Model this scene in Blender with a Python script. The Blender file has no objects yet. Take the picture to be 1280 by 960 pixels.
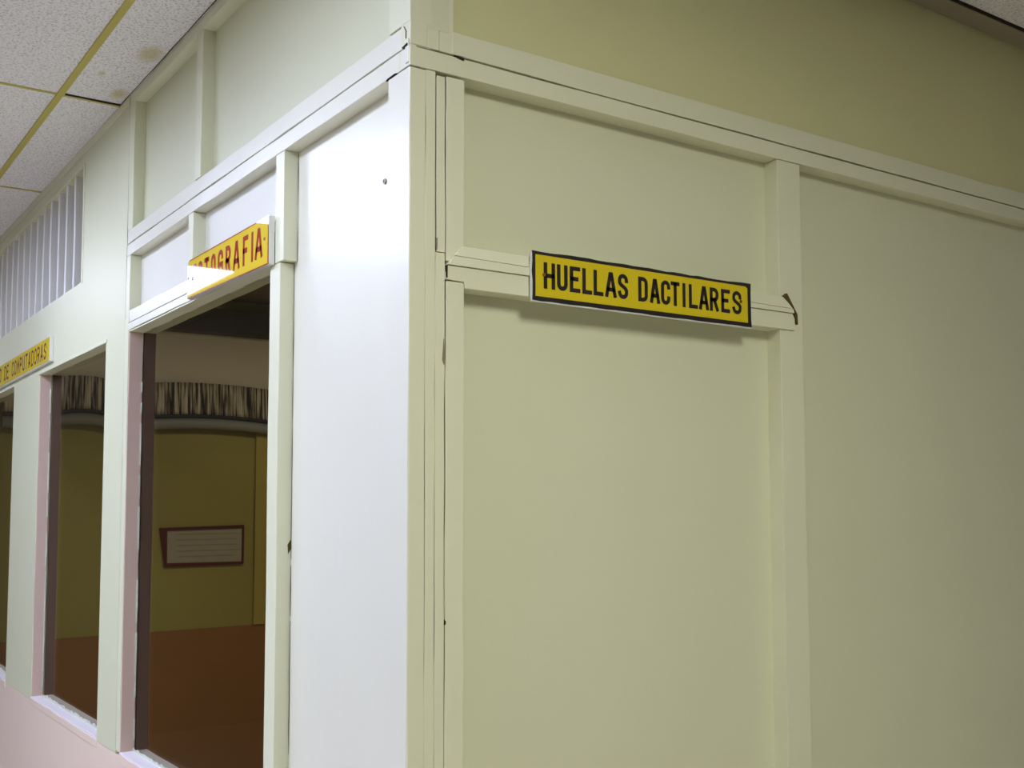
import bpy, math, random
from mathutils import Matrix, Vector
random.seed(7)

# ------------------------------------------------------------------ camera, world, exposure, lamps
SC = 2.0 / 2.75                      # measured units -> metres (about eye height)
EYE = 1.6
def W(x, y, z):
    return (x * SC, y * SC, EYE + (z - EYE) * SC)

scn = bpy.context.scene
COL = scn.collection
YAW, PITCH, ROLL = (math.radians(a) for a in (37.77355, 4.13873, -0.50683))
F_PX, CX, CY = 1414.2, 780.07, 532.83
fwd = Vector((math.sin(YAW) * math.cos(PITCH), math.cos(YAW) * math.cos(PITCH), math.sin(PITCH)))
rgt = Vector((math.cos(YAW), -math.sin(YAW), 0))
upv = rgt.cross(fwd)
c_, s_ = math.cos(ROLL), math.sin(ROLL)
r2, u2 = c_ * rgt + s_ * upv, -s_ * rgt + c_ * upv
cam = bpy.data.cameras.new('camera')
cam_ob = bpy.data.objects.new('camera', cam)
COL.objects.link(cam_ob)
mw = Matrix.Identity(4)
for i in range(3):
    mw[i][0], mw[i][1], mw[i][2] = r2[i], u2[i], -fwd[i]
loc = W(-1.24535, -2.45186, EYE)
for i in range(3):
    mw[i][3] = loc[i]
cam_ob.matrix_world = mw
cam.sensor_fit = 'HORIZONTAL'
cam.sensor_width = 36
cam.lens = F_PX / 1280 * 36
cam.shift_x = -(CX - 640) / 1280
cam.shift_y = (CY - 480) / 1280
cam.clip_start = 0.02
scn.camera = cam_ob

scn.view_settings.view_transform = 'Standard'
scn.view_settings.look = 'None'
scn.view_settings.gamma = 1
scn.view_settings.use_curve_mapping = False
scn.view_settings.exposure = -0.06

world = bpy.data.worlds.new('world')
scn.world = world
world.use_nodes = True
world.node_tree.nodes['Background'].inputs[0].default_value = (1.0, 0.97, 0.92, 1)
world.node_tree.nodes['Background'].inputs[1].default_value = 0.12

LAMP_COOL, LAMP_WARM = (0.78, 0.85, 1.18), (0.99, 1.0, 0.95)
LAMP_STRENGTH = 22.0
LAMPS_AND_FILLS = [  # x0, x1, y0, y1, colour, strength factor, label
    (-1.66, -1.10, -0.5, 1.0, LAMP_COOL, 0.95, 'added fill light at ceiling height straight out from the corner post'),  # added fill panel, brightens the wall by the corner
    (-3.70, -3.10, 0.6, 2.4, LAMP_COOL, 2.0, 'added fill light at ceiling height, far across from the nearest window'),  # added fill panel, evens out the lower corridor wall
    (-1.66, -1.10, 2.4, 4.2, LAMP_COOL, 0.95, 'fluorescent ceiling light nearest the room corner'),
    (-1.53, -1.10, 5.68, 7.4, LAMP_COOL, 0.75, 'fluorescent ceiling light farther down the corridor, beyond the slatted vent'),
    (-0.30, 0.30, -3.4, -1.9, LAMP_WARM, 1.55, 'fluorescent ceiling light over the sign wall on the camera side'),
]
ROOM_FILL = 22.0

# ------------------------------------------------------------------ materials
def new_mat(name):
    m = bpy.data.materials.new(name)
    m.use_nodes = True
    nt = m.node_tree
    return m, nt, nt.nodes['Principled BSDF']

def paint(name, col, rough=0.45, var=0.04, bump=0.12, scale=60, spec=0.5, streak=False):
    m, nt, b = new_mat(name)
    tc = nt.nodes.new('ShaderNodeTexCoord')
    n1 = nt.nodes.new('ShaderNodeTexNoise'); n1.inputs['Scale'].default_value = 3.0; n1.inputs['Detail'].default_value = 5
    mp = nt.nodes.new('ShaderNodeMapping')
    mp.inputs['Scale'].default_value = (1, 1, 0.12) if streak else (1, 1, 1)
    nt.links.new(tc.outputs['Object'], mp.inputs[0])
    nt.links.new(tc.outputs['Object'], n1.inputs['Vector'])
    mr = nt.nodes.new('ShaderNodeMapRange'); mr.inputs[3].default_value = 1 - var; mr.inputs[4].default_value = 1 + var
    nt.links.new(n1.outputs[0], mr.inputs[0])
    mx = nt.nodes.new('ShaderNodeVectorMath'); mx.operation = 'SCALE'
    mx.inputs[0].default_value = col
    nt.links.new(mr.outputs[0], mx.inputs['Scale'])
    nt.links.new(mx.outputs[0], b.inputs['Base Color'])
    n2 = nt.nodes.new('ShaderNodeTexNoise'); n2.inputs['Scale'].default_value = scale; n2.inputs['Detail'].default_value = 4
    nt.links.new(mp.outputs[0], n2.inputs['Vector'])
    bp = nt.nodes.new('ShaderNodeBump'); bp.inputs['Strength'].default_value = bump; bp.inputs['Distance'].default_value = 0.004
    nt.links.new(n2.outputs[0], bp.inputs['Height'])
    nt.links.new(bp.outputs[0], b.inputs['Normal'])
    b.inputs['Roughness'].default_value = rough
    b.inputs['Specular IOR Level'].default_value = spec
    return m

def flat(name, col, rough=0.5, spec=0.5, metal=0.0, coat=0.0):
    m, nt, b = new_mat(name)
    b.inputs['Base Color'].default_value = (*col, 1)
    b.inputs['Roughness'].default_value = rough
    b.inputs['Specular IOR Level'].default_value = spec
    b.inputs['Metallic'].default_value = metal
    b.inputs['Coat Weight'].default_value = coat
    b.inputs['Coat Roughness'].default_value = 0.03
    return m

CREAM = (0.68, 0.69, 0.47)
M_WALL = paint('cream_paint', CREAM, 0.42, 0.03, 0.10, 50)
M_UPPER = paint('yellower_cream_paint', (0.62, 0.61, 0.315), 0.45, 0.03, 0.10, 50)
M_LIT_WHITE = paint('lit_cream_gloss', (0.76, 0.75, 0.61), 0.30, 0.03, 0.22, 40, streak=True)  # whitened cream: corridor light put into the trim colour, shared with corner panel
M_TRANSOM = paint('white_eggshell_paint', (0.74, 0.73, 0.62), 0.50, 0.04, 0.2, 60)
M_TRIM = paint('cream_trim_paint', (0.72, 0.725, 0.51), 0.38, 0.03, 0.12, 60, streak=True)
M_PINK = paint('pink_dado_paint', (0.82, 0.66, 0.54), 0.45, 0.04, 0.10, 40)
M_JAMB = paint('pinkish_jamb_paint', (0.62, 0.46, 0.37), 0.45, 0.03, 0.10, 50)
M_FIN = paint('grey_fin_paint', (0.72, 0.71, 0.67), 0.5, 0.04, 0.08, 50)
M_BAR = paint('yellowed_grid_metal', (0.50, 0.42, 0.07), 0.5, 0.08, 0.05, 50)
M_DARK = flat('dark_void', (0.03, 0.026, 0.015), 0.9, 0.1)
M_GAP_AND_SHADE = flat('dark_gap_and_shade', (0.10, 0.075, 0.02), 0.9, 0.1)  # dark joints, and the painted shade at the cross rail end
M_FLOOR = paint('floor_vinyl', (0.60, 0.54, 0.44), 0.5, 0.06, 0.03, 20)
M_YEL = paint('sign_yellow', (0.66, 0.52, 0.012), 0.22, 0.03, 0.01, 20)
M_YEL2 = paint('sign_yellow_gloss', (0.78, 0.58, 0.02), 0.03, 0.02, 0.0, 20, spec=0.7)
M_BLACK = paint('sign_black', (0.018, 0.013, 0.010), 0.35, 0.2, 0.05, 80)
M_RED = flat('sign_red', (0.36, 0.03, 0.008), 0.05, 0.7)
M_REDBROWN = flat('sign_red_brown', (0.22, 0.09, 0.01), 0.25)
M_SHEET = flat('sheet_metal_edge', (0.72, 0.72, 0.66), 0.4)
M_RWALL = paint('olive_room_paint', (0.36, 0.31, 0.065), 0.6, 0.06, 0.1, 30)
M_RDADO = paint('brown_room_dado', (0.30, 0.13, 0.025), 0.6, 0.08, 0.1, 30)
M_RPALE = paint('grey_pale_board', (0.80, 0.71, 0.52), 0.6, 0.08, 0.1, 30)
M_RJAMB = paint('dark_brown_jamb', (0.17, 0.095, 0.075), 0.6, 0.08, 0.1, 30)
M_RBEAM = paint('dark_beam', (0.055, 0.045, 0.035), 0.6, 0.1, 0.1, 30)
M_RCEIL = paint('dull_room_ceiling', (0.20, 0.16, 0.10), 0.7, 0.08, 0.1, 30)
M_ANGLE = paint('dull_angle_metal', (0.30, 0.25, 0.17), 0.6, 0.08, 0.05, 30)
M_CHIP = flat('scuffed_wood', (0.24, 0.20, 0.12), 0.8)
M_RSTRIP = paint('yellow_trim', (0.46, 0.37, 0.07), 0.6, 0.05, 0.1, 30)
M_MAROON = flat('maroon_frame', (0.11, 0.006, 0.006), 0.4)
M_PAPER = paint('aged_paper', (0.42, 0.38, 0.27), 0.7, 0.08, 0.0, 30)
M_PRINT = flat('faded_print', (0.34, 0.30, 0.22), 0.7)
M_HEM = paint('grey_hem', (0.30, 0.30, 0.26), 0.7, 0.15, 0.1, 20)
M_HEMD = flat('dark_hem_band', (0.045, 0.042, 0.045), 0.7)
M_PUTTY = paint('old_putty', (0.58, 0.62, 0.50), 0.6, 0.2, 0.3, 90)
M_NAIL = flat('nail_steel', (0.30, 0.27, 0.22), 0.4, metal=0.6)

# ceiling tile: fissured speckle plus three old water stains
M_TILE, nt, b = new_mat('acoustic_tile')
tc = nt.nodes.new('ShaderNodeTexCoord')
ns = nt.nodes.new('ShaderNodeTexNoise'); ns.inputs['Scale'].default_value = 150; ns.inputs['Detail'].default_value = 3
nt.links.new(tc.outputs['Object'], ns.inputs['Vector'])
cr = nt.nodes.new('ShaderNodeValToRGB')
cr.color_ramp.elements[0].position = 0.33; cr.color_ramp.elements[0].color = (0.50, 0.48, 0.46, 1)
cr.color_ramp.elements[1].position = 0.50; cr.color_ramp.elements[1].color = (0.86, 0.84, 0.83, 1)
nt.links.new(ns.outputs[0], cr.inputs[0])
last = cr.outputs[0]
for (sx, sy, sr) in ((-0.055, 2.10, 0.075), (-0.045, 2.62, 0.055), (-0.16, 2.42, 0.022)):
    vm = nt.nodes.new('ShaderNodeVectorMath'); vm.operation = 'SUBTRACT'
    p = W(sx, sy, 3.395); vm.inputs[1].default_value = p
    nt.links.new(tc.outputs['Object'], vm.inputs[0])
    v2 = nt.nodes.new('ShaderNodeVectorMath'); v2.operation = 'MULTIPLY'; v2.inputs[1].default_value = (1.6, 0.75, 0)
    nt.links.new(vm.outputs[0], v2.inputs[0])
    ln = nt.nodes.new('ShaderNodeVectorMath'); ln.operation = 'LENGTH'
    nt.links.new(v2.outputs[0], ln.inputs[0])
    mr = nt.nodes.new('ShaderNodeMapRange'); mr.inputs[1].default_value = sr * SC * 1.2; mr.inputs[2].default_value = sr * SC * 0.4
    mr.inputs[3].default_value = 0; mr.inputs[4].default_value = 0.75
    nt.links.new(ln.outputs['Value'], mr.inputs[0])
    mx = nt.nodes.new('ShaderNodeMix'); mx.data_type = 'RGBA'
    mx.inputs[7].default_value = (0.55, 0.47, 0.20, 1)
    nt.links.new(mr.outputs[0], mx.inputs[0]); nt.links.new(last, mx.inputs[6])
    last = mx.outputs[2]
nt.links.new(last, b.inputs['Base Color'])
b.inputs['Roughness'].default_value = 0.9
bp = nt.nodes.new('ShaderNodeBump'); bp.inputs['Strength'].default_value = 0.25; bp.inputs['Distance'].default_value = 0.003
nt.links.new(ns.outputs[0], bp.inputs['Height']); nt.links.new(bp.outputs[0], b.inputs['Normal'])

# window glass
M_GLASS = bpy.data.materials.new('window_glass'); M_GLASS.use_nodes = True
nt = M_GLASS.node_tree; nt.nodes.clear()
out = nt.nodes.new('ShaderNodeOutputMaterial'); mix = nt.nodes.new('ShaderNodeMixShader')
tr = nt.nodes.new('ShaderNodeBsdfTransparent'); tr.inputs[0].default_value = (0.80, 0.79, 0.74, 1)
gl = nt.nodes.new('ShaderNodeBsdfGlossy'); gl.inputs['Roughness'].default_value = 0.02
lw = nt.nodes.new('ShaderNodeLayerWeight'); pw = nt.nodes.new('ShaderNodeMath'); pw.operation = 'POWER'; pw.inputs[1].default_value = 5
ml = nt.nodes.new('ShaderNodeMath'); ml.operation = 'MULTIPLY_ADD'; ml.inputs[1].default_value = 0.15; ml.inputs[2].default_value = 0.004
nt.links.new(lw.outputs['Facing'], pw.inputs[0]); nt.links.new(pw.outputs[0], ml.inputs[0])
nt.links.new(ml.outputs[0], mix.inputs[0]); nt.links.new(tr.outputs[0], mix.inputs[1]); nt.links.new(gl.outputs[0], mix.inputs[2])
nt.links.new(mix.outputs[0], out.inputs[0])

# lamp diffuser
def lamp_mat(col, k):
    m = bpy.data.materials.new('lamp_diffuser'); m.use_nodes = True
    nt = m.node_tree; nt.nodes.clear()
    o = nt.nodes.new('ShaderNodeOutputMaterial'); e = nt.nodes.new('ShaderNodeEmission')
    e.inputs[0].default_value = (*col, 1); e.inputs[1].default_value = k
    nt.links.new(e.outputs[0], o.inputs[0])
    return m

# striped valance cloth
M_STRIPE, nt, b = new_mat('striped_cloth')
tc = nt.nodes.new('ShaderNodeTexCoord')
mp = nt.nodes.new('ShaderNodeMapping'); mp.inputs['Scale'].default_value = (1, 0.0, 0.05)
nt.links.new(tc.outputs['Object'], mp.inputs[0])
wn = nt.nodes.new('ShaderNodeTexNoise'); wn.inputs['Scale'].default_value = 75; wn.inputs['Detail'].default_value = 3
nt.links.new(mp.outputs[0], wn.inputs['Vector'])
cr = nt.nodes.new('ShaderNodeValToRGB')
e = cr.color_ramp.elements
e[0].position = 0.40; e[0].color = (0.03, 0.022, 0.018, 1)
e[1].position = 0.60; e[1].color = (0.72, 0.64, 0.46, 1)
k = cr.color_ramp.elements.new(0.49); k.color = (0.33, 0.27, 0.18, 1)
nt.links.new(wn.outputs[0], cr.inputs[0]); nt.links.new(cr.outputs[0], b.inputs['Base Color'])
b.inputs['Roughness'].default_value = 0.8

# ------------------------------------------------------------------ mesh helpers
class MB:
    def __init__(self):
        self.v, self.f = [], []
    def poly_prism(self, front, back):
        """two matching rings of points (measured units) -> closed solid"""
        n = len(front); o = len(self.v)
        self.v += list(front) + list(back)
        self.f.append(tuple(o + i for i in range(n)))
        self.f.append(tuple(o + n + i for i in reversed(range(n))))
        for i in range(n):
            j = (i + 1) % n
            self.f.append((o + i, o + n + i, o + n + j, o + j))
        return self
    def box(self, x0, x1, y0, y1, z0, z1):
        return self.poly_prism([(x0, y0, z0), (x1, y0, z0), (x1, y0, z1), (x0, y0, z1)],
                               [(x0, y1, z0), (x1, y1, z0), (x1, y1, z1), (x0, y1, z1)])
    def board(self, x0, x1, y0, y1, z0, z1, jit=0.0011, step=0.16):
        """a hand-cut board: a box split along its length with slightly uneven edges"""
        ext = (x1 - x0, y1 - y0, z1 - z0); ax = max(range(3), key=lambda i: ext[i])
        lo, hi = (x0, y0, z0), (x1, y1, z1)
        n = max(2, int(ext[ax] / step)); o = len(self.v)
        a, b_ = [i for i in range(3) if i != ax]
        for s in range(n + 1):
            t = s / n
            dj = [random.uniform(-jit, jit) for _ in range(4)]
            for (ca, cb) in ((0, 0), (1, 0), (1, 1), (0, 1)):
                p = [0, 0, 0]
                p[ax] = lo[ax] + ext[ax] * t
                p[a] = (hi if ca else lo)[a] + dj[ca]
                p[b_] = (hi if cb else lo)[b_] + dj[2 + cb]
                self.v.append(tuple(p))
        for s in range(n):
            for q in range(4):
                r = (q + 1) % 4
                self.f.append((o + s * 4 + q, o + s * 4 + r, o + s * 4 + 4 + r, o + s * 4 + 4 + q))
        self.f.append((o, o + 3, o + 2, o + 1)); e_ = o + n * 4
        self.f.append((e_, e_ + 1, e_ + 2, e_ + 3))
        return self
    def build(self, name, mat, parent=None, bevel=0.0, smooth=False, base=None):
        import bmesh
        me = bpy.data.meshes.new(name)
        off = Vector(W(*base)) if base else Vector((0, 0, 0))
        if parent is not None:
            off = parent.matrix_basis.translation.copy() if not parent.parent else off_of(parent)
        me.from_pydata([Vector(W(*p)) - off for p in self.v], [], self.f)
        bm = bmesh.new(); bm.from_mesh(me)
        bmesh.ops.recalc_face_normals(bm, faces=bm.faces)
        bm.to_mesh(me); bm.free()
        me.materials.append(mat)
        ob = bpy.data.objects.new(name, me)
        COL.objects.link(ob)
        if parent is not None:
            ob.parent = parent
        else:
            ob.location = off
        if smooth:
            for p in me.polygons: p.use_smooth = True
        if bevel:
            md = ob.modifiers.new('edge', 'BEVEL'); md.width = bevel; md.segments = 2; md.limit_method = 'ANGLE'
        return ob

def off_of(o):
    v = Vector((0, 0, 0))
    while o is not None:
        v += o.matrix_basis.translation; o = o.parent
    return v

def tag(o, label, cat, group=None, kind=None):
    o['label'] = label; o['category'] = cat
    if group: o['group'] = group
    if kind: o['kind'] = kind
    return o
def struct(name, mb, mat, label, cat, bevel=0.0):
    return tag(mb.build(name, mat, None, bevel), label, cat, kind='structure')
def empty(name, base):
    o = bpy.data.objects.new(name, None); o.empty_display_size = 0.05
    o.location = W(*base); COL.objects.link(o)
    return o

FL, CE = -0.60, 3.395                     # floor and ceiling in measured units
RX = 0.045                                # recess of the corridor-side panels
RY = 0.058                                # recess of the right-hand panels
FAR = 7.0                                 # room's far wall
TH = 0.108                                # thickness of the corridor wall

# ------------------------------------------------------------------ shell
m = MB().box(-4.6, 6.2, -6.5, 9.5, FL - 0.15, FL)
struct('floor', m, M_FLOOR, 'plain vinyl floor of the corridor and room', 'floor')

m = MB().box(-4.6, 6.2, -6.5, 9.5, CE, CE + 0.08)
ceiling = struct('ceiling', m, M_TILE, 'speckled white drop ceiling of acoustic tiles with yellowed grid bars', 'ceiling')
for x in (-0.2455, -1.085, -1.925, -2.765):
    MB().board(x - 0.0135, x + 0.0135, -6.5, 9.5, CE - 0.006, CE + 0.01, 0.001, 0.5).build('grid_bar', M_BAR, ceiling, 0.001)
for y in (-3.95, -2.27, -0.59, 1.09, 2.775, 4.46, 6.14, 7.82):
    m = MB()
    xs = [-2.765, -1.925, -1.085, -0.2455, -0.001] if y > 0 else [-2.765, -1.925, -1.085, -0.2455, 0.6, 1.44, 2.28, 3.12, 6.2]
    for a, b_ in zip(xs, xs[1:]):
        m.board(a + 0.0135, b_ - 0.0135 if b_ < -0.01 or b_ > 0.1 else b_, y - 0.011, y + 0.011, CE - 0.004, CE + 0.01, 0.001, 0.3)
    m.build('grid_bar', M_BAR, ceiling, 0.001)
# gaps at a dropped tile edge by the wall
MB().board(-0.228, -0.004, 2.748, 2.762, CE - 0.0045, CE + 0.005, 0.002, 0.06).build('tile_gap', M_DARK, ceiling)
MB().board(-0.006, -0.0035, 1.2, 2.75, CE - 0.002, CE + 0.005, 0.001, 0.12).build('tile_gap', M_GAP_AND_SHADE, ceiling)
# perimeter angle along the right wall
m = MB().board(0.2, 6.0, -0.088, -0.002, CE - 0.012, CE + 0.005, 0.001, 0.4)
m.build('wall_angle', M_ANGLE, ceiling, 0.001)
MB().board(0.2, 6.0, -0.100, -0.088, CE - 0.006, CE + 0.004, 0.001, 0.4).build('tile_gap', M_DARK, ceiling)

# corridor wall with window openings (front plane x = 0)
Y1a, Y1b = 0.924, 2.551                   # windows along the corridor
Y2a, Y2b = 2.93, 4.375
Y3a, Y3b = 5.125, 6.60
ZS, ZH = 0.62, 2.365
GA, GZ0, GZ1 = 3.43, 2.715, 3.298         # vent opening
GB = 6.9
m = MB()
m.box(0, TH, 2.612, Y2a, ZS - 0.012, ZH)
m.box(0, TH, Y2b, Y3a, ZS - 0.012, ZH)
m.box(0, TH, Y3b, FAR + 2.4, ZS - 0.012, ZH)
m.box(0, TH, 2.612, FAR + 2.4, ZH, GZ0)
m.box(0, TH, 2.612, GA, GZ0, GZ1)
m.box(0, TH, GB, FAR + 2.4, GZ0, GZ1)
m.box(0, TH, 2.612, FAR + 2.4, GZ1, CE)
wall_left = struct('wall_left', m, M_WALL, 'cream corridor wall holding the windows and the slatted vent', 'wall')
m = MB().box(0.001, TH, 0.86, FAR + 2.4, FL, ZS - 0.014)
dado = m.build('dado', M_PINK, wall_left); dado['label'] = 'pink painted lower wall below the windows'

# recessed panels of the corner bay
m = MB().box(RX, TH, 0.118, 0.86, FL, 2.69)
struct('wall_corner', m, M_LIT_WHITE, 'glossy white plywood panel between the corner post and the nearest window', 'wall', 0)
m = MB().box(RX, TH, 0.8605, 2.60, 2.44, 2.69)
struct('wall_transom', m, M_TRANSOM, 'small white recessed panels above the nearest window behind the red-lettered sign', 'wall')
m = MB().box(RX, TH, 0.0, 2.62, 2.795, CE)
struct('wall_upper_left', m, M_WALL, 'plain cream upper panel between the ceiling and the long rail above the windows', 'wall')

# trims of the left wall
tn = [0]
def trim(mb, label, mat=None, bevel=0.0012):
    tn[0] += 1
    return struct('trim_%d' % tn[0], mb, mat or M_TRIM, label, 'trim', bevel)

m = MB().board(0.0, 0.03, 0.0012, 0.118, FL, 2.686, 0.0008)  # same cream post; its lit side is given a whiter colour
trim(m, 'cream board with a lit whiter tone on the window side of the tall corner post', M_LIT_WHITE)
m = MB().board(0.0018, 0.0445, 0.0, 0.05, FL, 2.686, 0.0008)
trim(m, 'cream board on the sign side of the tall corner post', M_TRIM)
m = MB().board(0.0, 0.05, -0.0005, 2.608, 2.689, 2.738)
m.board(-0.0035, 0.02, 0.0022, 0.02, 2.696, 2.756, 0.0004)
trim(m, 'long white rail, lit tone in its colour, above the corner panel and the nearest window', M_LIT_WHITE)
m = MB().board(0.001, 0.06, 0.0025, 2.606, 2.743, 2.798)
trim(m, 'upper sill board lying on the long rail of the corridor wall', M_LIT_WHITE)
m = MB().board(0.0, 0.06, 0.0, 0.116, 2.802, 3.345)
trim(m, 'short upper corner post above the long rail')
m = MB().board(0.0, 0.06, 0.0, 2.612, 3.348, CE)
trim(m, 'top rail under the ceiling above the plain upper panel')
m = MB().board(-0.003, 0.02, 2.612, FAR, 3.352, CE)
trim(m, 'top rail under the ceiling above the slatted vent')
m = MB().board(0.0, 0.05, 1.625, 1.692, 2.80, 3.347)
trim(m, 'upper stud standing in the middle of the plain upper panel')
m = MB().board(0.0, 0.05, 2.53, 2.607, 2.80, 3.347)
trim(m, 'upper stud beside the slatted vent wall')
m = MB().board(0.0, 0.05, 0.818, 0.886, 2.352, 2.688)
m.board(0.0, 0.056, 0.842, Y1a, FL, 2.349)
trim(m, 'white post with a stepped joint between the corner panel and the nearest window')
m = MB().board(0.003, 0.05, 0.89, 0.925, 2.353, 2.455); m.board(0.010, 0.05, 0.89, 0.918, 2.462, 2.53)
trim(m, 'chipped wood blocks between the red-lettered sign and the post')
m = MB().board(0.0, 0.05, 1.700, 1.757, 2.455, 2.688)
trim(m, 'short stud above the nearest window beside the red-lettered sign')
m = MB().board(0.0, 0.05, 2.553, 2.608, 2.42, 2.688); m.board(0.0, 0.054, 2.553, 2.608, ZS, 2.42)
trim(m, 'thin white post on the far side of the nearest window')
# window 1 header: main board and beaded lower strip
m = MB().board(0.002, TH, Y1a + 0.002, 2.60, 2.400, 2.450); m.board(0.0, TH, Y1a + 0.002, 2.60, 2.366, 2.396)
trim(m, 'beaded header board over the nearest window', M_LIT_WHITE)
m = MB().board(-0.005, 0.03, Y2a - 0.02, Y2b + 0.02, 2.356, 2.372); m.board(-0.005, 0.03, Y3a - 0.01, Y3b, 2.356, 2.372)
trim(m, 'thin header lip over the two farther windows')

# ------------------------------------------------------------------ windows
def jag(mb, x, y0, y1, z, up, n=60):
    """ragged bead of putty along the foot of a pane"""
    front, back = [], []
    top = [(y0 + (y1 - y0) * i / n, z + up * random.uniform(0.25, 1.0)) for i in range(n + 1)]
    for (yy, zz), (y2, z2) in zip(top, top[1:]):
        mb.poly_prism([(x, yy, z), (x, y2, z), (x, y2, z2), (x, yy, zz)],
                      [(x + 0.006, yy, z), (x + 0.006, y2, z), (x + 0.006, y2, z2), (x + 0.006, yy, zz)])
    return mb

M_SILL = paint('lavender_white_sill', (0.74, 0.70, 0.72), 0.4, 0.05, 0.12, 50)
def window(n, ya, yb, label):
    root = empty('window_%d' % n, (0.05, (ya + yb) / 2, ZS))
    tag(root, label, 'window', kind='structure')
    t = 0.012
    m = MB().board(0.003, 0.0575, yb - 0.003, yb + t, ZS, ZH)
    a = m.build('jamb', M_JAMB, root, 0.001)
    ij = MB().board(0.0645, TH + 0.002, yb - 0.003, yb + t, ZS, ZH).build('inner_jamb', M_RJAMB, root, 0.001)
    ij['label'] = 'dark brown jamb face behind the glass'
    m = MB().board(0.003, TH, ya - t, ya + 0.003, ZS, ZH)
    m.build('jamb', M_JAMB, root, 0.001)
    MB().board(0.003, TH, ya - 0.001, yb + 0.001, ZH - 0.006, ZH - 0.001).build('head', M_TRIM, root)
    MB().board(0.0, TH, ya - 0.002, yb + 0.002, ZS - 0.014, ZS).build('sill', M_SILL, root, 0.0015)
    MB().board(-0.002, 0.02, ya + 0.002, yb + 0.002, ZS - 0.04, ZS - 0.006).build('sill_edge', M_PINK, root, 0.0015)
    p = MB().box(0.058, 0.064, ya, yb, ZS, ZH - 0.006).build('pane', M_GLASS, root)
    m = jag(MB(), 0.0515, ya + 0.01, yb, ZS - 0.001, 0.016, int((yb - ya) * 45))
    for i in range(40):                    # paint crust up the far edge of the pane
        z = ZS + (ZH - ZS) * i / 40
        w = random.uniform(0.001, 0.009)
        m.poly_prism([(0.052, yb - w, z), (0.052, yb, z), (0.052, yb, z + 0.045), (0.052, yb - w * random.uniform(0.4, 1), z + 0.045)],
                     [(0.0575, yb - w, z), (0.0575, yb, z), (0.0575, yb, z + 0.045), (0.0575, yb - w, z + 0.045)])
    m.build('putty', M_PUTTY, root)
    return root
window(1, Y1a, Y1b, 'nearest and widest window, under the red-lettered sign, dark room behind')
window(2, Y2a, Y2b, 'second window from the corner, framed by white posts on both sides')
window(3, Y3a, Y3b, 'farthest window, mostly beyond the photo edge, under the long yellow sign')

# ------------------------------------------------------------------ slatted vent
vent = tag(empty('slatted_vent', (0.05, GA, GZ0)), 'vent opening with tall vertical white slats high under the ceiling', 'vent')
m = MB().board(-0.004, 0.09, GA - 0.012, GA + 0.012, GZ0 - 0.006, GZ1 + 0.004); m.board(0.001, 0.09, GA, GB, GZ0 - 0.008, GZ0 + 0.004)
m.board(0.001, 0.09, GA, GB, GZ1 - 0.004, GZ1 + 0.006)
m.build('frame', M_TRIM, vent, 0.001)
for k in range(17):
    yy = 3.675 + 0.187 * k
    if yy > GB - 0.05: break
    MB().board(0.008, 0.10, yy - 0.016, yy + 0.016, GZ0, GZ1, 0.0025, 0.2).build('slat', M_FIN, vent, 0.002)

# ------------------------------------------------------------------ right wall (front plane y = 0)
XE = 5.6
m = MB()
m.box(0.02, XE, RY + 0.02, 0.13, FL, CE)            # core behind the panels
m.box(1.30, XE, RY, RY + 0.03, FL, 2.70)            # plain bay beyond the post
wall_right = struct('wall_right', m, M_WALL, 'cream plywood wall bay facing the camera, beyond the black-lettered sign', 'wall')
m = MB().box(0.12, 1.31, RY, RY + 0.03, 2.20, 2.70)
struct('wall_sign_panel', m, M_WALL, 'cream panel above the black-lettered sign', 'wall')
m = MB().box(0.12, 1.31, RY, RY + 0.03, FL, 2.19)
struct('wall_blank_panel', m, M_WALL, 'tall blank cream panel under the black-lettered sign', 'wall')
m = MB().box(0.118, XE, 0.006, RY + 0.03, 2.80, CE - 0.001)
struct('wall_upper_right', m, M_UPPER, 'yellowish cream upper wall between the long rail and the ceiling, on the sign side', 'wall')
# dark backing in the joints between the corner boards
m = MB().box(0.02, 0.15, 0.03, 0.075, FL, 2.69)
struct('wall_joint_backing', m, M_GAP_AND_SHADE, 'dark gaps between the narrow corner boards', 'wall')

m = MB().board(0.0445, 0.0445 + 0.0015, 0.004, 0.05, FL, 2.686)
def rtrim(x0, x1, y0, y1, z0, z1, label, **k):
    return trim(MB().board(x0, x1, y0, y1, z0, z1, k.get('jit', 0.0012), k.get('step', 0.13)), label)
rtrim(0.0449, 0.0722, 0.0, 0.05, FL, 2.688, 'narrow strip next to the corner post, before the widest crack')
m = MB().board(0.0752, 0.0990, 0.001, 0.05, 2.235, 2.680, 0.0012, 0.08)
m.board(0.0728, 0.0990, 0.001, 0.05, FL, 2.2335, 0.0008, 0.13)
trim(m, 'second narrow strip between the cracks, beside the panel frame')
rtrim(0.1015, 0.152, 0.0, RY + 0.002, 2.215, 2.683, 'upper frame stile beside the panel above the black-lettered sign')
rtrim(0.1010, 0.152, 0.0, RY + 0.002, FL, 2.165, 'long frame stile along the tall blank panel')
m = MB().board(0.0, XE, -0.001, RY + 0.002, 2.690, 2.738, 0.0012, 0.2)
trim(m, 'long cream rail across the wall above the black-lettered sign')
m = MB().board(0.118, XE, 0.0005, 0.05, 2.743, 2.803, 0.0012, 0.2)
trim(m, 'thin strip directly above the long rail of the sign wall')
m = MB().board(0.0015, 0.0458, 0.0, 0.05, 2.744, CE, 0.0006); m.board(0.0462, 0.0812, 0.0006, 0.05, 2.744, CE, 0.0006); m.board(0.082, 0.122, 0.001, 0.05, 2.744, CE, 0.0006)
trim(m, 'upper corner strips above the long rail of the sign wall')
m = MB().board(1.2715, 1.373, 0.0, RY + 0.004, FL, 2.688)
trim(m, 'tall post between the tall blank panel and the plain wall bay')

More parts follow.
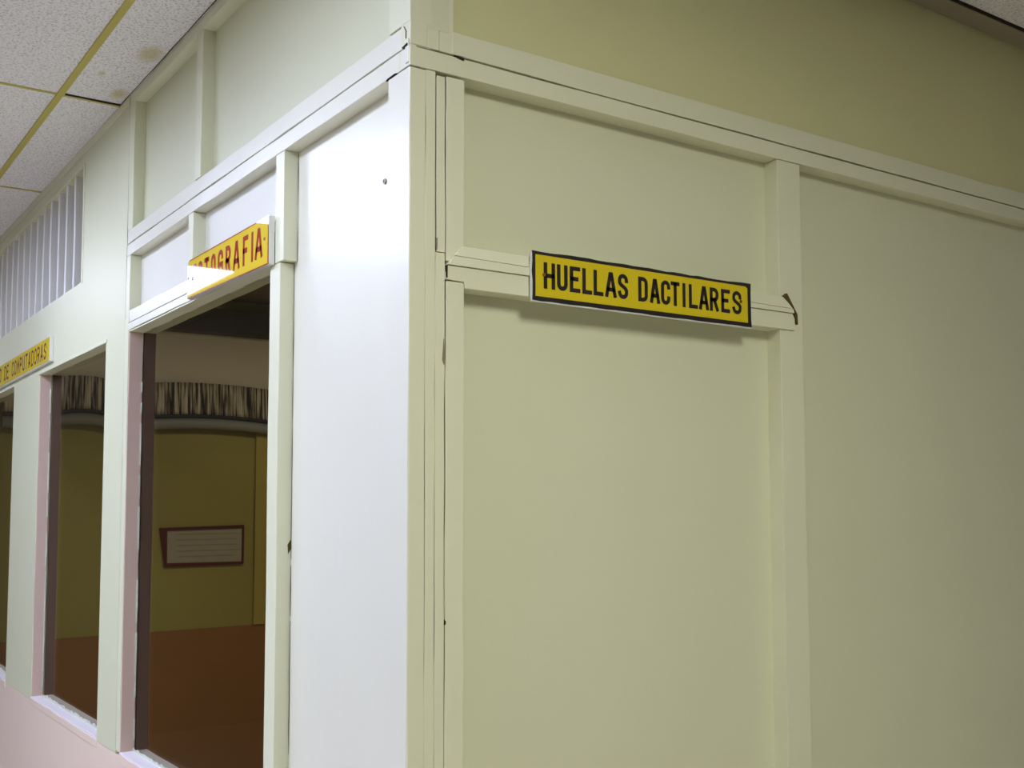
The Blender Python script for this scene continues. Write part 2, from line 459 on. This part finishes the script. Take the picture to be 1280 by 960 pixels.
# cross rail that carries the sign: lower board plus a sloped cap with mitred ends
m = MB()
m.poly_prism([(0.098, -0.006, 2.168), (0.149, -0.006, 2.166), (0.153, -0.006, 2.150), (1.330, -0.006, 2.150), (1.331, -0.006, 2.186), (1.322, -0.006, 2.202), (0.098, -0.006, 2.203)],
             [(0.098, RY, 2.168), (0.149, RY, 2.166), (0.153, RY, 2.150), (1.330, RY, 2.150), (1.331, RY, 2.186), (1.322, RY, 2.202), (0.098, RY, 2.203)])
m.poly_prism([(0.102, -0.0115, 2.2042), (1.325, -0.0115, 2.2032), (1.320, -0.012, 2.216), (0.118, -0.010, 2.228)],
             [(0.102, RY, 2.2042), (1.325, RY, 2.2032), (1.320, RY, 2.216), (0.118, RY, 2.228)])
m.poly_prism([(0.119, -0.010, 2.2288), (1.318, -0.0115, 2.2170), (1.286, -0.004, 2.252), (0.146, -0.004, 2.256)],
             [(0.119, RY, 2.2288), (1.318, RY, 2.2170), (1.286, RY, 2.252), (0.146, RY, 2.256)])
trim(m, 'white cross rail with mitred ends behind the black-lettered sign', bevel=0.0008)
MB_ = MB()
wedge = [(1.280, 2.2535), (1.294, 2.2630), (1.3385, 2.2010), (1.3400, 2.1690), (1.3345, 2.1800), (1.3290, 2.2020), (1.3215, 2.2165)]  # shade between rail end and post, laid on as a dark wedge
plate_ = [(a, -0.0105, z) for a, z in wedge]
MB_.poly_prism(plate_, [(a, 0.001, z) for a, z in wedge])
rail_end_shade = MB_.build('shade_wedge', M_GAP_AND_SHADE, bpy.data.objects['trim_%d' % tn[0]])

# old damage: small chips in the paint
def chip(parent, pts, y=None, x=None, mat=None):
    m = MB()
    if y is not None:
        m.poly_prism([(a, y - 0.0015, z) for a, z in pts], [(a, y + 0.004, z) for a, z in pts])
    else:
        m.poly_prism([(x - 0.0015, a, z) for a, z in pts], [(x + 0.004, a, z) for a, z in pts])
    return m.build('paint_chip', mat or M_DARK, parent)
T = bpy.data.objects
rail_r = [o for o in T if o.get('label', '').startswith('long cream rail')][0]
chip(rail_r, [(0.122, 2.741), (0.135, 2.742), (0.152, 2.740), (0.150, 2.733), (0.132, 2.736)], y=-0.001)
strip2 = [o for o in T if o.get('label', '').startswith('second narrow')][0]
chip(strip2, [(0.0725, 2.27), (0.0775, 2.268), (0.077, 2.240), (0.074, 2.237)], y=0.0, mat=M_CHIP)
chip(strip2, [(0.096, 2.02), (0.0995, 1.97), (0.097, 1.955), (0.092, 1.968)], y=0.0, mat=M_CHIP)
stile = [o for o in T if o.get('label', '').startswith('long frame stile')][0]
chip(stile, [(0.099, 1.335), (0.1035, 1.33), (0.1025, 1.323), (0.099, 1.322)], y=0.0)
chip(stile, [(0.0975, 2.202), (0.1025, 2.204), (0.1022, 2.172), (0.0985, 2.171)], y=-0.0065)
rail_l = [o for o in T if o.get('label', '').startswith('long white rail')][0]
chip(rail_l, [(0.004, 2.738), (0.03, 2.737), (0.034, 2.741), (0.004, 2.745)], x=-0.0035)
chip(rail_l, [(0.07, 2.689), (0.13, 2.6865), (0.12, 2.690), (0.08, 2.691)], x=0.0)
post1 = [o for o in T if o.get('label', '').startswith('white post with a stepped')][0]
MB().poly_prism([(0.034, 0.841, 1.50), (0.044, 0.841, 1.515), (0.047, 0.841, 1.49), (0.036, 0.841, 1.472)],
                [(0.034, 0.846, 1.50), (0.044, 0.846, 1.515), (0.047, 0.846, 1.49), (0.036, 0.846, 1.472)]).build('paint_chip', M_GAP_AND_SHADE, post1)
MB().board(0.0443, 0.047, 0.8380, 0.8412, FL, 2.348, 0.0009, 0.08).build('seam', M_GAP_AND_SHADE, post1)
MB().board(0.0443, 0.047, 0.8145, 0.8170, 2.352, 2.686, 0.0008, 0.05).build('seam', M_GAP_AND_SHADE, post1)
cpost = [o for o in T if o.get('label', '').startswith('short upper corner post')][0]
chip(cpost, [(0.030, 2.795), (0.033, 2.797), (0.020, 2.777), (0.018, 2.779)], x=0.0, mat=M_CHIP)
chip(cpost, [(0.020, 2.777), (0.022, 2.779), (0.022, 2.762), (0.020, 2.762)], x=0.0, mat=M_CHIP)

nail = MB()
ring = [(0.222 + 0.008 * math.cos(a), 2.457 + 0.0075 * math.sin(a)) for a in [i * math.pi / 6 for i in range(12)]]
rin = [(0.222 + 0.004 * math.cos(a), 2.457 + 0.004 * math.sin(a)) for a in [i * math.pi / 6 for i in range(12)]]
for i in range(12):
    j = (i + 1) % 12
    nail.poly_prism([(0.040, *ring[i]), (0.040, *ring[j]), (0.040, *rin[j]), (0.040, *rin[i])],
                    [(0.046, *ring[i]), (0.046, *ring[j]), (0.046, *rin[j]), (0.046, *rin[i])])
tag(nail.build('picture_hook', M_NAIL, None, base=(0.045, 0.222, 2.457)), 'tiny ring-shaped screw hook on the glossy white corner panel', 'hook')

# ------------------------------------------------------------------ lettering
def arc(cx, cy, rx, ry, a0, a1, n=7):
    return [(cx + rx * math.cos(math.radians(a0 + (a1 - a0) * i / n)), cy + ry * math.sin(math.radians(a0 + (a1 - a0) * i / n))) for i in range(n + 1)]
G = {
    'H': [[(0, 0), (0, 1)], [(1, 0), (1, 1)], [(0, .5), (1, .5)]],
    'U': [[(0, 1)] + arc(.5, .2, .5, .2, 180, 360) + [(1, 1)]],
    'E': [[(1, 1), (0, 1), (0, 0), (1, 0)], [(0, .53), (.75, .53)]],
    'L': [[(0, 1), (0, 0), (1, 0)]],
    'A': [[(0, 0), (.42, 1), (.58, 1), (1, 0)], [(.18, .27), (.82, .27)]],
    'S': [arc(.5, .8, .5, .2, -5, 180) + [(0, .68), (.18, .58), (.82, .42), (1, .32)] + arc(.5, .2, .5, .2, 0, -175)],
    'D': [[(0, 0), (0, 1), (.45, 1)] + arc(.45, .8, .55, .2, 90, 0, 4) + arc(.45, .2, .55, .2, 0, -90, 4) + [(0, 0)]],
    'C': [arc(.5, .8, .5, .2, -10, 180) + arc(.5, .2, .5, .2, 180, 370)],
    'T': [[(0, 1), (1, 1)], [(.5, 0), (.5, 1)]],
    'I': [[(.5, 0), (.5, 1)]],
    'R': [[(0, 0), (0, 1), (.5, 1)] + arc(.5, .74, .5, .26, 90, -90, 6) + [(0, .48)], [(.5, .48), (1, 0)]],
    'F': [[(1, 1), (0, 1), (0, 0)], [(0, .5), (.75, .5)]],
    'O': [arc(.5, .8, .5, .2, 0, 180) + arc(.5, .2, .5, .2, 180, 360) + [(1, .8)]],
    'G': [arc(.5, .8, .5, .2, -5, 180) + arc(.5, .2, .5, .2, 180, 360) + [(1, .47), (.55, .47)]],
    'N': [[(0, 0), (0, 1), (1, 0), (1, 1)]],
    'M': [[(0, 0), (0, 1), (.5, .35), (1, 1), (1, 0)]],
    'P': [[(0, 0), (0, 1), (.5, 1)] + arc(.5, .74, .5, .26, 90, -90, 6) + [(0, .48)]],
}
def glyph(mb, ch, u0, u1, v0, v1, t, place, n0, n1):
    tu = min(t, (u1 - u0) * 0.45)
    def q(p):
        return (u0 + tu / 2 + p[0] * (u1 - u0 - tu), v0 + t / 2 + p[1] * (v1 - v0 - t))
    for line in G[ch]:
        pts = [q(p) for p in line]
        # square end caps
        def ext(a, b_):
            d = math.hypot(a[0] - b_[0], a[1] - b_[1]) or 1
            return (a[0] + (a[0] - b_[0]) / d * t / 2, a[1] + (a[1] - b_[1]) / d * t / 2)
        closed = math.hypot(pts[0][0] - pts[-1][0], pts[0][1] - pts[-1][1]) < 1e-6
        if not closed:
            pts[0], pts[-1] = ext(pts[0], pts[1]), ext(pts[-1], pts[-2])
        L, R = [], []
        N = len(pts)
        for i in range(N):
            a = pts[i - 1] if i else (pts[-2] if closed else None)
            c = pts[i + 1] if i < N - 1 else (pts[1] if closed else None)
            ds = []
            for s, e_ in ((a, pts[i]), (pts[i], c)):
                if s is not None and e_ is not None:
                    d = math.hypot(e_[0] - s[0], e_[1] - s[1])
                    if d > 1e-9: ds.append(((e_[0] - s[0]) / d, (e_[1] - s[1]) / d))
            nx = -sum(d[1] for d in ds); ny = sum(d[0] for d in ds)
            k = math.hypot(nx, ny) or 1; nx /= k; ny /= k
            cosm = max(0.45, abs(nx * -ds[0][1] + ny * ds[0][0]))
            h = t / 2 / cosm
            L.append((pts[i][0] + nx * h, pts[i][1] + ny * h)); R.append((pts[i][0] - nx * h, pts[i][1] - ny * h))
        for i in range(N - 1):
            ring = [L[i], L[i + 1], R[i + 1], R[i]]
            mb.poly_prism([place(u, v, n1) for u, v in ring], [place(u, v, n0) for u, v in ring])

def text_run(mb, letters, v0, v1, t, place, n0, n1):
    for ch, a, b_ in letters:
        glyph(mb, ch, a, b_, v0, v1, t, place, n0, n1)

def plate(mb, pts, place, n0, n1):
    return mb.poly_prism([place(u, v, n1) for u, v in pts], [place(u, v, n0) for u, v in pts])
def rough_edge(u0, u1, v0, v1, j, n=26):
    p = []
    for i in range(n): p.append((u0 + (u1 - u0) * i / n, v0 + random.uniform(-j, j) * .4))
    for i in range(5): p.append((u1 + random.uniform(-j, j), v0 + (v1 - v0) * i / 5))
    for i in range(n): p.append((u1 - (u1 - u0) * i / n, v1 + random.uniform(-j, j)))
    for i in range(5): p.append((u0 + random.uniform(-j, j), v1 - (v1 - v0) * i / 5))
    return p
def screw(place, u, v, n, root, mat):
    m = MB()
    r = [(u + 0.005 * math.cos(a), v + 0.005 * math.sin(a)) for a in [i * math.pi / 5 for i in range(10)]]
    plate(m, r, place, n, n + 0.002)
    m.build('screw', mat, root)

# sign on the right wall
PR = lambda u, v, n: (u, -n, v)
sg = tag(empty('wall_sign', (0.73, -0.012, 2.14)), 'yellow sign with black border and black words HUELLAS DACTILARES on the cross rail', 'sign')
plate(MB(), [(0.340, 2.136), (1.127, 2.136), (1.129, 2.264), (1.123, 2.271), (0.346, 2.270), (0.340, 2.262)], PR, 0.0115, 0.019).build('backboard', M_SHEET, sg, 0.0006)
m = MB(); plate(m, rough_edge(0.343, 1.127, 2.1395, 2.270, 0.0018), PR, 0.0185, 0.0205)
m.build('border', M_BLACK, sg)
m = MB(); plate(m, [(0.352, 2.151), (1.112, 2.1515), (1.112, 2.255), (1.104, 2.261), (0.352, 2.2605)], PR, 0.020, 0.0215)
m.build('face', M_YEL, sg)
row = [('H', .377, .413), ('U', .419, .453), ('E', .460, .494), ('L', .501, .533), ('L', .538, .571), ('A', .577, .616), ('S', .621, .656),
       ('D', .692, .726), ('A', .734, .770), ('C', .774, .808), ('T', .810, .843), ('I', .853, .866), ('L', .878, .912), ('A', .917, .955),
       ('R', .959, .994), ('E', 1.004, 1.039), ('S', 1.049, 1.086)]
for word in (row[:7], row[7:]):
    m = MB(); text_run(m, word, 2.173, 2.2425, 0.0112, PR, 0.021, 0.0222)
    m.build('lettering', M_BLACK, sg)
screw(PR, 0.378, 2.209, 0.022, sg, M_REDBROWN); screw(PR, 1.083, 2.213, 0.022, sg, M_REDBROWN)

# sign over the nearest window (u runs towards the corner, i.e. -y)
PL = lambda u, v, n: (-n, -u, v)
sg = tag(empty('wall_sign', (0.0, 1.28, 2.35)), 'yellow sign with red word FOTOGRAFIA over the nearest window', 'sign')
plate(MB(), [(-1.686, 2.362), (-0.884, 2.348), (-0.886, 2.500), (-1.668, 2.501), (-1.686, 2.488)], PL, 0.001, 0.019).build('backboard', M_SHEET, sg, 0.0006)
plate(MB(), [(-1.685, 2.363), (-0.885, 2.349), (-0.887, 2.499), (-1.667, 2.500), (-1.685, 2.487)], PL, 0.0188, 0.0198).build('border', M_RED, sg)
plate(MB(), [(-1.679, 2.3655), (-0.893, 2.3525), (-0.893, 2.4945), (-1.663, 2.4955), (-1.679, 2.484)], PL, 0.0195, 0.0205).build('face', M_YEL2, sg)
row = [('F', -1.630, -1.585), ('O', -1.566, -1.516), ('T', -1.495, -1.445), ('O', -1.424, -1.376), ('G', -1.352, -1.300), ('R', -1.275, -1.224),
       ('A', -1.200, -1.138), ('F', -1.109, -1.062), ('I', -1.036, -1.012), ('A', -1.000, -0.934)]
m = MB(); text_run(m, row, 2.3795, 2.4755, 0.0165, PL, 0.0203, 0.0211)
m.build('lettering', M_RED, sg)
screw(PL, -1.672, 2.435, 0.0205, sg, M_REDBROWN); screw(PL, -0.917, 2.432, 0.0205, sg, M_REDBROWN)

# sign between the vent and the farther windows
sg = tag(empty('wall_sign', (0.0, 5.0, 2.38)), 'long yellow sign reading CENTRO DE COMPUTADORAS below the slatted vent', 'sign')
plate(MB(), [(-6.02, 2.385), (-4.035, 2.395), (-4.035, 2.528), (-6.02, 2.524)], PL, 0.001, 0.019).build('backboard', M_SHEET, sg, 0.0006)
plate(MB(), [(-6.01, 2.389), (-4.040, 2.399), (-4.040, 2.524), (-6.01, 2.520)], PL, 0.0188, 0.0205).build('face', M_YEL2, sg)
txt = 'CENTRO DE COMPUTADORAS'; row = []
pitch = 0.0835
for i, ch in enumerate(txt):
    u = -5.93 + i * pitch
    if ch == ' ': continue
    row.append((ch, u + (0.02 if ch == 'I' else 0), u + pitch * 0.72))
for word in (row[:6], row[6:8], row[8:]):
    m = MB(); text_run(m, word, 2.413, 2.503, 0.014, PL, 0.0203, 0.0211)
    m.build('lettering', M_REDBROWN, sg)

# ------------------------------------------------------------------ the room behind the windows
m = MB().box(TH, XE, FAR, FAR + 0.12, FL, CE)
wf = struct('wall_far', m, M_RWALL, 'olive far wall of the dark room seen through the windows', 'wall')
db = MB().box(TH, XE, FAR - 0.012, FAR, FL, 0.655).build('dado', M_RDADO, wf); db['label'] = 'brown lower band of the far wall'
m = MB().box(XE, XE + 0.1, 0.13, FAR + 0.12, FL, CE)
struct('wall_side', m, M_RWALL, 'olive side wall of the dark room opposite the windows', 'wall')
m = MB().box(TH, XE, 0.13, FAR, CE - 0.03, CE - 0.001)
struct('ceiling_room', m, M_RCEIL, 'dull brownish ceiling of the dark room', 'ceiling')
m = MB().board(TH, XE, FAR - 0.02, FAR - 0.0005, 2.60, 3.06, 0.002, 0.5)
struct('trim_30', m, M_RPALE, 'pale grey board above the striped valance', 'trim')
m = MB().board(TH, XE, FAR - 0.16, FAR - 0.0005, 3.06, 3.26, 0.004, 0.5)
struct('trim_31', m, M_RBEAM, 'dark beam on the far wall under the room ceiling', 'trim')
m = MB().board(2.135, 2.225, FAR - 0.03, FAR - 0.0005, 0.66, 2.30, 0.002, 0.4)
struct('trim_32', m, M_RSTRIP, 'yellowish upright strip on the far wall beside the red framed notice', 'trim')

# striped valance with padded hem, scalloped along its foot
val = tag(empty('valance', (1.3, 6.93, 2.30)), 'striped cloth valance with grey padded hem high on the far wall', 'valance')
def scallop(x):
    for a, b_, lift in ((0.50, 1.06, 0.045), (1.06, 2.36, 0.040)):
        if a <= x <= b_:
            t = (x - a) / (b_ - a)
            return lift * math.sin(math.pi * t)
    return 0.0
def cloth(mb, x0, x1, n, zt, zb, y_of, thick=0.012, rows=5):
    o = len(mb.v)
    for side in (0, 1):
        for i in range(n + 1):
            x = x0 + (x1 - x0) * i / n
            for r in range(rows + 1):
                z = zb(x) + (zt(x) - zb(x)) * r / rows
                mb.v.append((x, y_of(x, r / rows) + side * thick, z))
    s = (n + 1) * (rows + 1)
    idx = lambda k, i, r: o + k * s + i * (rows + 1) + r
    for i in range(n):
        for r in range(rows):
            mb.f.append((idx(0, i, r), idx(0, i + 1, r), idx(0, i + 1, r + 1), idx(0, i, r + 1)))
            mb.f.append((idx(1, i, r), idx(1, i, r + 1), idx(1, i + 1, r + 1), idx(1, i + 1, r)))
        for r in (0, rows):
            mb.f.append((idx(0, i, r), idx(1, i, r), idx(1, i + 1, r), idx(0, i + 1, r)))
    return mb
ph = [random.uniform(0, 6.28) for _ in range(4)]
def pleat(x, v):
    return 6.93 + 0.010 * math.sin(x * 62 + ph[0] + 0.8 * math.sin(x * 9)) + 0.006 * math.sin(x * 131 + ph[1]) - 0.02 * (1 - v)
m = cloth(MB(), 0.22, 2.75, 420, lambda x: 2.615 + scallop(x) * .9, lambda x: 2.345 + scallop(x), pleat)
m.build('cloth', M_STRIPE, val, smooth=True)
def bulge(x, v): return 6.905 - 0.03 * math.sin(math.pi * v)
m = cloth(MB(), 0.22, 2.75, 120, lambda x: 2.352 + scallop(x), lambda x: 2.318 + scallop(x), bulge, 0.02)
m.build('hem_band', M_HEMD, val, smooth=True)
m = cloth(MB(), 0.22, 2.75, 120, lambda x: 2.320 + scallop(x), lambda x: 2.235 + scallop(x), bulge, 0.02)
m.build('hem', M_HEM, val, smooth=True)
MB().board(0.2, 2.77, 6.955, FAR - 0.0005, 2.44, 2.50).build('rail', M_RBEAM, val)

# red framed notice
nt_ = tag(empty('framed_notice', (1.72, 6.98, 1.16)), 'pale notice in a dark red frame on the far wall, seen through the nearest window', 'notice')
PF = lambda u, v, n: (u, FAR - n, v)
o4 = [(1.371, 1.475), (2.047, 1.489), (2.046, 1.164), (1.414, 1.162)]
i4 = [(1.427, 1.452), (2.031, 1.463), (2.030, 1.186), (1.430, 1.193)]
m = MB()
for i in range(4):
    j = (i + 1) % 4
    plate(m, [o4[i], o4[j], i4[j], i4[i]], PF, 0.0, 0.022)
m.build('frame', M_MAROON, nt_, 0.001)
plate(MB(), [(1.40, 1.47), (2.04, 1.475), (2.038, 1.175), (1.42, 1.18)], PF, 0.001, 0.010).build('paper', M_PAPER, nt_)
for r in range(5):                                   # faded, unreadable marks
    z = 1.415 - r * 0.045; x = 1.50; m = MB()
    while x < 1.96:
        w = random.uniform(0.02, 0.07)
        plate(m, [(x, z), (x + w + 0.004, z), (x + w + 0.004, z + random.uniform(0.006, 0.014)), (x, z + 0.012)], PF, 0.0095, 0.0105)
        x += w
    m.build('faded_print', M_PRINT, nt_)

# ------------------------------------------------------------------ lamps and added fill lights
def ceiling_light_or_fill(x0, x1, y0, y1, col, k, label):
    t = tag(empty('ceiling_light_or_fill', ((x0 + x1) / 2, (y0 + y1) / 2, CE - 0.05)), label, 'light')
    m = MB(); w = 0.03
    m.box(x0 - w, x0, y0 - w, y1 + w, CE - 0.06, CE - 0.005); m.box(x1, x1 + w, y0 - w, y1 + w, CE - 0.06, CE - 0.005)
    m.box(x0, x1, y0 - w, y0, CE - 0.06, CE - 0.005); m.box(x0, x1, y1, y1 + w, CE - 0.06, CE - 0.005)
    m.box(x0, x1, y0, y1, CE - 0.02, CE - 0.005)
    m.build('housing', M_SHEET, t, 0.001)
    MB().box(x0, x1, y0, y1, CE - 0.055, CE - 0.045).build('diffuser', lamp_mat(col, k), t)
for x0, x1, y0, y1, col, k, lab in LAMPS_AND_FILLS:
    ceiling_light_or_fill(x0, x1, y0, y1, col, LAMP_STRENGTH * k, lab)
rl = bpy.data.lights.new('room_fill', 'AREA'); rl.shape = 'RECTANGLE'; rl.size = 1.0; rl.size_y = 0.4  # unseen fill added to lighten the room behind the glass
rl.energy = ROOM_FILL; rl.color = (1.0, 0.9, 0.75)
ro = bpy.data.objects.new('room_fill', rl); COL.objects.link(ro); ro.location = W(2.4, 4.4, 3.30)
